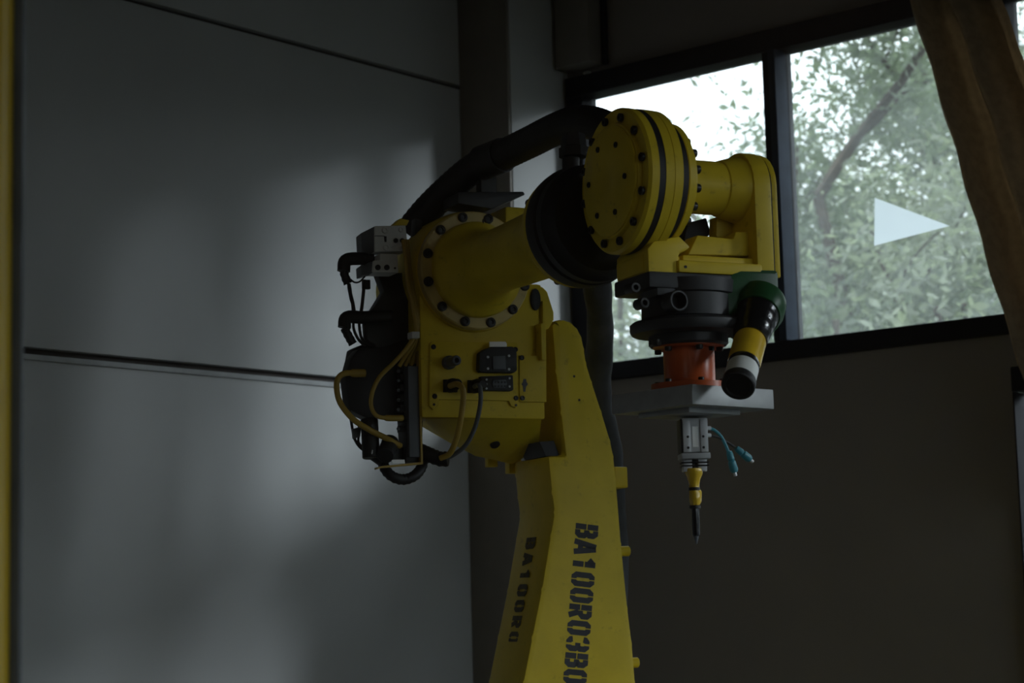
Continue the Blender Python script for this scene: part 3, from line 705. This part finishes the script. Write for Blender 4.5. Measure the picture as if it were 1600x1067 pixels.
# square plate, rotated about vertical
yaw = math.radians(40)-PHI
e1 = Matrix.Rotation(yaw, 3, 'Z') @ X; e2 = Matrix.Rotation(yaw, 3, 'Z') @ Y
zp1 = zt_(613); zp0 = zp1 - .038
hs = .1115
pc = V((cx, YT, 0)) + V((.004, .0, 0))
sq = thing('square_plate', 'thick square metal plate under the orange adapter', 'plate', (cx, YT, zp0))
obj('plate', obox(pc+Z*(zp0+zp1)/2, e1*hs, e2*hs, Z*(zp1-zp0)/2, .0015), 'plate', sq)
obj('lower_plate', obox(pc+Z*(zp0-.005)+e1*-.01, e1*.07, e2*.07, Z*.005, .001), 'plate', sq)
# gripper
gz = lambda py: L(1083, py, y=YT).z
gx = L(1083.5, 690, y=YT).x
gr = thing('pneumatic_gripper', 'silver pneumatic gripper hanging under the square plate', 'gripper', (gx, YT, gz(735)))
g1 = Matrix.Rotation(-PHI+.06, 3, 'Z') @ X; g2 = Matrix.Rotation(-PHI+.06, 3, 'Z') @ Y     # front face squarely to the visitor side
G0 = V((gx, YT, 0))
gb = obj('gripper_body', obox(G0+Z*(gz(655)+gz(708))/2, g1*.0245, g2*.026, Z*(gz(655)-gz(708))/2, .0015), 'steel', gr)
for s in (-1, 1):
    obj('side_rail', obox(G0+g1*s*.0170-g2*.0275+Z*(gz(658)+gz(708))/2, g1*.0072, g2*.002, Z*(gz(658)-gz(708))/2, .0006), 'steel', gb)
    for py in (684, 701): bolt(gb, G0+g1*s*.0150-g2*.0295+Z*gz(py), -g2, .0026, .0006)
obj('white_label', obox(G0-g2*.0268+Z*(gz(668)+gz(700))/2, g1*.0055, g2*.0006, Z*(gz(668)-gz(700))/2), 'label', gb, label='narrow white label')
obj('side_face', obox(G0-g1*.0262+Z*(gz(656)+gz(710))/2, g1*.0015, g2*.025, Z*(gz(656)-gz(710))/2, .0006), 'dark', gr)
obj('jaw_bar', obox(G0+Z*(gz(709)+gz(718))/2, g1*.0282, g2*.029, Z*(gz(709)-gz(718))/2, .0015), 'plate', gr)
for s in (-1, 1):
    obj('finger', obox(G0+g1*s*.0145+Z*(gz(718)+gz(736))/2, g1*.0085, g2*.012, Z*(gz(718)-gz(738))/2, .001), 'steel', gr)
obj('finger_gap', obox(G0+Z*(gz(718)+gz(732))/2, g1*.004, g2*.008, Z*(gz(718)-gz(732))/2), 'dark', gr)
for py in (723, 728):
    t_ = newbm(); c_ = [G0+Z*gz(py)+g1*a+g2*b for a, b in ((-.026, -.0135), (.026, -.0135), (.026, .0135), (-.026, .0135), (-.026, -.0135))]
    add_tube(t_, c_, .0016, 6, k=1); obj('zip_tie', t_, 'black', gr)
# marker pen wrapped in yellow tape
mp = thing('marker_pen', 'black pen wrapped in yellow tape gripped below the gripper fingers', 'pen', (gx, YT, gz(850)))
zz = lambda py: gz(py)-gz(850)
bsz = V((gx-.002, YT-.0, gz(850)))
tw = newbm(); add_lathe(tw, bsz, Z, [(zz(790), .0075), (zz(784), .0095), (zz(776), .0105), (zz(768), .0100), (zz(763), .0095), (zz(756), .0105), (zz(748), .0125), (zz(742), .0160), (zz(736), .0180), (zz(732), .0175)], 20)
rnd = random.Random(3)
for v in tw.verts:
    v.co += V((rnd.uniform(-1, 1), rnd.uniform(-1, 1), 0))*.0010
for v in tw.verts:
    if gz(786) < v.co.z < gz(766) and v.co.x > bsz.x+.006: v.co.x += .004
obj('tape_wrap', tw, 'tape_y', mp, ang=60)
for py in (764, 792):
    obj('black_band', lathe(bsz, Z, [(zz(py+2.6), .0098), (zz(py+2), .0112), (zz(py-2), .0112), (zz(py-2.6), .0098)], 16), 'black', mp)
obj('barrel', lathe(bsz, Z, [(zz(837), .0068), (zz(835), .0075), (zz(790), .0078)], 18), 'tape_b', mp)
obj('tip', lathe(bsz, Z, [(0, .0012), (zz(845), .003), (zz(838), .0052), (zz(836), .0058)], 14), 'grey', mp)
# two blue sensor leads
for lab, pts, plug in (('blue sensor lead bending down, the left of two at the gripper', [(1106, 669), (1116, 672), (1126, 681), (1133, 694), (1138, 706)], [(1139, 705), (1143, 722), (1148, 739)]),
                       ('dark sensor lead reaching right to a blue plug beside the gripper', [(1106, 680), (1114, 681), (1126, 685), (1138, 692), (1149, 699)], [(1150, 700), (1162, 710), (1173, 719)])):
    t = thing('sensor_lead', lab, 'cable', L(*plug[-1], y=YT-.02), 'sensor leads at the gripper')
    yy = YT-.012
    dk = 'dark' in lab
    obj('lead', tube([L(a, b, y=yy) for a, b in pts], .0024 if dk else .0034, 8), 'dark' if dk else 'blue', t)
    a, b, c = [L(*q, y=yy) for q in plug]
    d_ = (c-a)
    obj('plug', lathe(a, d_, [(0, .005), (d_.length*.1, .0065), (d_.length*.36, .0072), (d_.length*.42, .0055), (d_.length*.48, .0078), (d_.length*.85, .0085), (d_.length*.97, .006)], 14), 'blue', t)
    obj('pin', cyl(c-d_.normalized()*.002, c+d_.normalized()*.006, .0036, n=10), 'steel', t)
    p0 = L(*pts[0], y=yy); obj('fitting', cyl(p0-X*.006, p0+X*.006, .0042, n=10), 'steel', t)
# green housing with taped cylinder
gh = thing('tool_motor', 'dark green housing with cylinder wrapped in black, yellow and white tape', 'motor', L(1155, 620, y=YT-.2))
yg = YW-.075
gbm = newbm()
add_prism(gbm, [L(a, b, y=yg) for a, b in ((1138, 432), (1155, 420), (1214, 421), (1217, 427), (1219, 480), (1222, 496), (1218, 512), (1208, 522), (1190, 527), (1170, 515), (1150, 490), (1128, 500), (1098, 500), (1096, 460), (1118, 450))], (0, .09, 0), .008)
obj('housing', gbm, 'green', gh)
gc = L(1184, 486, y=yg)
ax = (L(1153, 604, y=yg-.135) - gc)
axn = ax.normalized(); ln = ax.length
obj('collar', lathe(gc-axn*.03, axn, [(0, .052), (.03, .052), (.036, .048), (.044, .046)], 36), 'green', gh)
pt = lambda f: ln*f
prof = [(-.01, .041), (.0, .043)]
for k in range(7): prof += [(pt(.03+k*.055), .0435-.0016*k-.0012*(k % 2)), (pt(.075+k*.055), .0428-.0016*k)]
obj('black_tape_wrap', lathe(gc, axn, prof, 32), 'tape_b', gh, ang=70)
prof = []
for k in range(8): prof += [(pt(.385+k*.042), .0316), (pt(.385+k*.042+.034), .0300)]
obj('yellow_tape_wrap', lathe(gc, axn, prof, 32), 'tape_y', gh, ang=25)
obj('black_ring', lathe(gc, axn, [(pt(.71), .0300), (pt(.715), .0306), (pt(.765), .0306), (pt(.77), .0300)], 32), 'tape_b', gh)
obj('white_sleeve', lathe(gc, axn, [(pt(.76), .0298), (pt(.765), .0302), (pt(.93), .0302)], 32), 'white', gh, label='pale grey sleeve near the end')
obj('end_cap', lathe(gc, axn, [(pt(.925), .0310), (pt(.93), .0318), (pt(.99), .0318), (pt(1.0), .030), (pt(1.0), .024), (pt(.985), .022)], 32), 'black', gh)
p = L(1113, 481, y=yg); bolt(gh, p, -Y, .010, .006)
# ================================================================ safety screen: yellow post and clear panel
yd = 2.1
def hp3(lat, d, z): q = head(V((lat, d, 0))); return V((q.x, q.y, z))
le = (14-800)/F*(yd+.03)
ss = thing('safety_screen', 'clear safety panel held by a yellow post at the left edge', 'screen', hp3(le, yd*1.0, 0), frame=False)
def hbox(l0, l1, d0, d1, z0, z1, bev=0):
    return prism([hp3(l0, d0, z0), hp3(l1, d0, z0), hp3(l1, d0, z1), hp3(l0, d0, z1)], head(V((0, d1-d0, 0))), bev)
obj('post', hbox(le-.075, le, yd-.03, yd+.03, 0, 3.2, .004), 'post', ss)
obj('panel_edge', hbox(le+.0005, le+.0115, yd+.018, yd+.03, .05, 3.15, .001), 'grey', ss)
obj('clear_panel', hbox(le+.0115, le+1.6, yd+.021, yd+.027, .05, 3.15), 'screen', ss)
obj('far_post', hbox(le+1.6, le+1.675, yd-.03, yd+.03, 0, 3.2, .004), 'post', ss)
# ================================================================ outside
gd = struct('ground', box((-50, -45, -.5), (50, 55, -.12)), 'ground')
def tree(x, y, h, cr, n, lm, lab, base=.25, seed=0, big=1):
    rn = random.Random(seed)
    t = thing('tree', lab, 'tree', (x, y, -.12), frame=False, group='trees outside the window')
    b = newbm(); tips = []
    def br(p, d, l, r, lev):
        pts = [p]; q = p.copy(); dd = d.copy()
        for k in range(4):
            dd = (dd + V((rn.uniform(-1, 1), rn.uniform(-1, 1), rn.uniform(-.3, .6)))*.16).normalized(); q = q + dd*l/4; pts.append(q.copy())
        add_tube(b, pts, lambda s: r*(1-.55*s), 6, k=2)
        if lev >= 2: tips.extend(pts[2:])
        if lev < 3:
            for k in range(4 if lev == 0 else 3):
                s = pts[1+k % 4] if lev else pts[2+k % 3]
                a = rn.uniform(0, 6.28); nd = (dd*.55 + V((math.cos(a), math.sin(a), rn.uniform(.0, .5)))*.8).normalized()
                br(s, nd, l*rn.uniform(.36, .52), r*.5, lev+1)
    br(V((x, y, -.12)), Z, h*.62, .045*h/4, 0)
    obj('trunk', b, 'bark', t)
    f = newbm()
    for k in range(n):
        c = rn.choice(tips) if rn.random() < .92 else V((x+rn.gauss(0, cr*.35), y+rn.gauss(0, cr*.35), h*(base+rn.random()*(1-base))))
        c = c + V((rn.gauss(0, 1), rn.gauss(0, 1), rn.gauss(0, 1)))*cr*.13
        if c.z < h*base: c.z = h*base + rn.random()*h*.15
        s = rn.uniform(.016, .04)*big; e = V((rn.gauss(0, 1), rn.gauss(0, 1), rn.gauss(0, .7))).normalized(); g = e.orthogonal().normalized()
        g = Quaternion(e, rn.uniform(0, 6.28)) @ g
        vs = [f.verts.new(c+e*s*1.3), f.verts.new(c+g*s*.45), f.verts.new(c-e*s*1.1), f.verts.new(c-g*s*.45)]
        f.faces.new(vs)
    lf = obj('foliage', f, lm, t); lf['kind'] = 'stuff'
    return t
def at(px, d):                                 # a spot on the ground beyond the window, seen at that column
    q = CAM + ray(px, 500)*d; return q.x, q.y
def shrub(x, y, h, r, n, lm, lab, seed, big=1, group='shrubs under the trees'):
    rn = random.Random(seed); t = thing('shrub', lab, 'shrub', (x, y, -.12), frame=False, group=group)
    b = newbm()
    for k in range(7):
        a = k*.9; add_tube(b, [V((x, y, -.12)), V((x+math.cos(a)*r*.3, y+math.sin(a)*r*.3, h*.5)), V((x+math.cos(a)*r*.6, y+math.sin(a)*r*.6, h*.9))], .018, 5, k=2)
    obj('stems', b, 'bark', t)
    f = newbm()
    for k in range(n):
        d = V((rn.gauss(0, 1), rn.gauss(0, 1), rn.gauss(0, 1))).normalized()*rn.uniform(.55, 1.0)
        c = V((x+d.x*r, y+d.y*r, max(.05, h*.5 + d.z*h*.5 + rn.gauss(0, .06))))
        s = rn.uniform(.02, .05)*big; e = V((rn.gauss(0, 1), rn.gauss(0, 1), rn.gauss(0, .7))).normalized(); g = e.orthogonal().normalized()
        g = Quaternion(e, rn.uniform(0, 6.28)) @ g
        f.faces.new([f.verts.new(c+e*s*1.3), f.verts.new(c+g*s*.5), f.verts.new(c-e*s*1.1), f.verts.new(c-g*s*.5)])
    lf = obj('foliage', f, lm, t); lf['kind'] = 'stuff'
TREES = [(1330, 12.5, 6.4, 1.5, 24000, 'leaf', 'bushy green tree in the middle of the right pane'),
         (1385, 11.0, 6.4, 1.3, 15000, 'leaf', 'slender tree with forked trunk behind the pale triangle'),
         (1520, 12.0, 6.8, 1.6, 20000, 'leaf2', 'pale tree half hidden by the curtain'),
         (1400, 16.5, 6.0, 1.6, 20000, 'leaf2', 'hazy tree behind the others in the right pane'),
         (1190, 21, 4.0, 1.3, 16000, 'leaf2', 'distant low tree in the left pane'),
         (1560, 19.0, 7.6, 2.0, 18000, 'leaf', 'tallest tree, far back and mostly hidden by the curtain')]
for i, (px, d, h, cr, n, lm, lab) in enumerate(TREES):
    x, y = at(px, d); tree(x, y, h, cr, n, lm, lab, seed=20+i)
# unseen leafy row added to block low sky light: one thing
hx, hy, hz = -1.5, 14.5, 4.4
hg = thing('blocker_hedge', 'dark leafy row added to block low sky light past the curtain, outside the photo', 'blocker_hedge', (hx+12, hy-1, -.12), frame=False)
rn = random.Random(9); hb = newbm(); hf = newbm()
for i in range(30):
    add_tube(hb, [V((hx+.8*i, hy-.07*i, -.12)), V((hx+.8*i+rn.uniform(-.3, .3), hy-.07*i, hz*.8))], .03, 5, k=1)
for k in range(24000):
    t_ = rn.random(); c = V((hx+24*t_, hy-2*t_+rn.choice((-1, 1))*(1-rn.random()**2)*.9, rn.uniform(-.1, hz)+rn.gauss(0, .12)))
    s_ = rn.uniform(.07, .2); e = V((rn.gauss(0, 1), rn.gauss(0, 1), rn.gauss(0, .7))).normalized(); g = Quaternion(e, rn.uniform(0, 6.28)) @ e.orthogonal().normalized()
    hf.faces.new([hf.verts.new(c+e*s_*1.3), hf.verts.new(c+g*s_*.5), hf.verts.new(c-e*s_*1.1), hf.verts.new(c-g*s_*.5)])
obj('stems', hb, 'bark', hg); obj('foliage', hf, 'blocker_hedge', hg)['kind'] = 'stuff'
SHRUBS = [(965, 12.5, 4.0, 1.0, 12000, 'leaf2', 'pale shrub seen under the wrist, beside the hanging hose sleeve'),
          (1130, 13.2, 3.6, 1.1, 12000, 'leaf2', 'pale shrub hidden mostly behind the yellow wrist'),
          (1280, 10.6, 3.3, 1.0, 14000, 'leaf', 'dense shrub at the lower left of the right pane'),
          (1440, 10.2, 3.1, 1.0, 14000, 'leaf2', 'pale shrub below the pale triangle'),
          (1580, 10.6, 3.4, 1.0, 12000, 'leaf', 'dark shrub at the lower right of the right pane')]
for i, (px, d, h, r, n, lm, lab) in enumerate(SHRUBS):
    x, y = at(px, d); shrub(x, y, h, r, n, lm, lab, 50+i)
# unseen lamps added behind the visitor for dim warm ambient light
for i, (x, y) in enumerate(((-.6, -2.0), (2.4, -2.0))):
    t = thing('fill_lamp', ('left' if i == 0 else 'right')+' warm fill lamp added behind the visitor, outside the photo', 'lamp', (x, y, ZT-.12), frame=False)
    obj('shade', lathe((x, y, ZT-.12), Z, [(0, .2), (.1, .12), (.12, .04)], 24), 'column', t)
    l = bpy.data.lights.new('warm_fill_light', 'AREA'); l.shape = 'DISK'; l.size = .36; l.energy = AMBIENT; l.color = (1, .86, .7)
    lo = bpy.data.objects.new('warm_fill_light', l); col.objects.link(lo); lo.parent = t; lo.location = (0, 0, -.01)
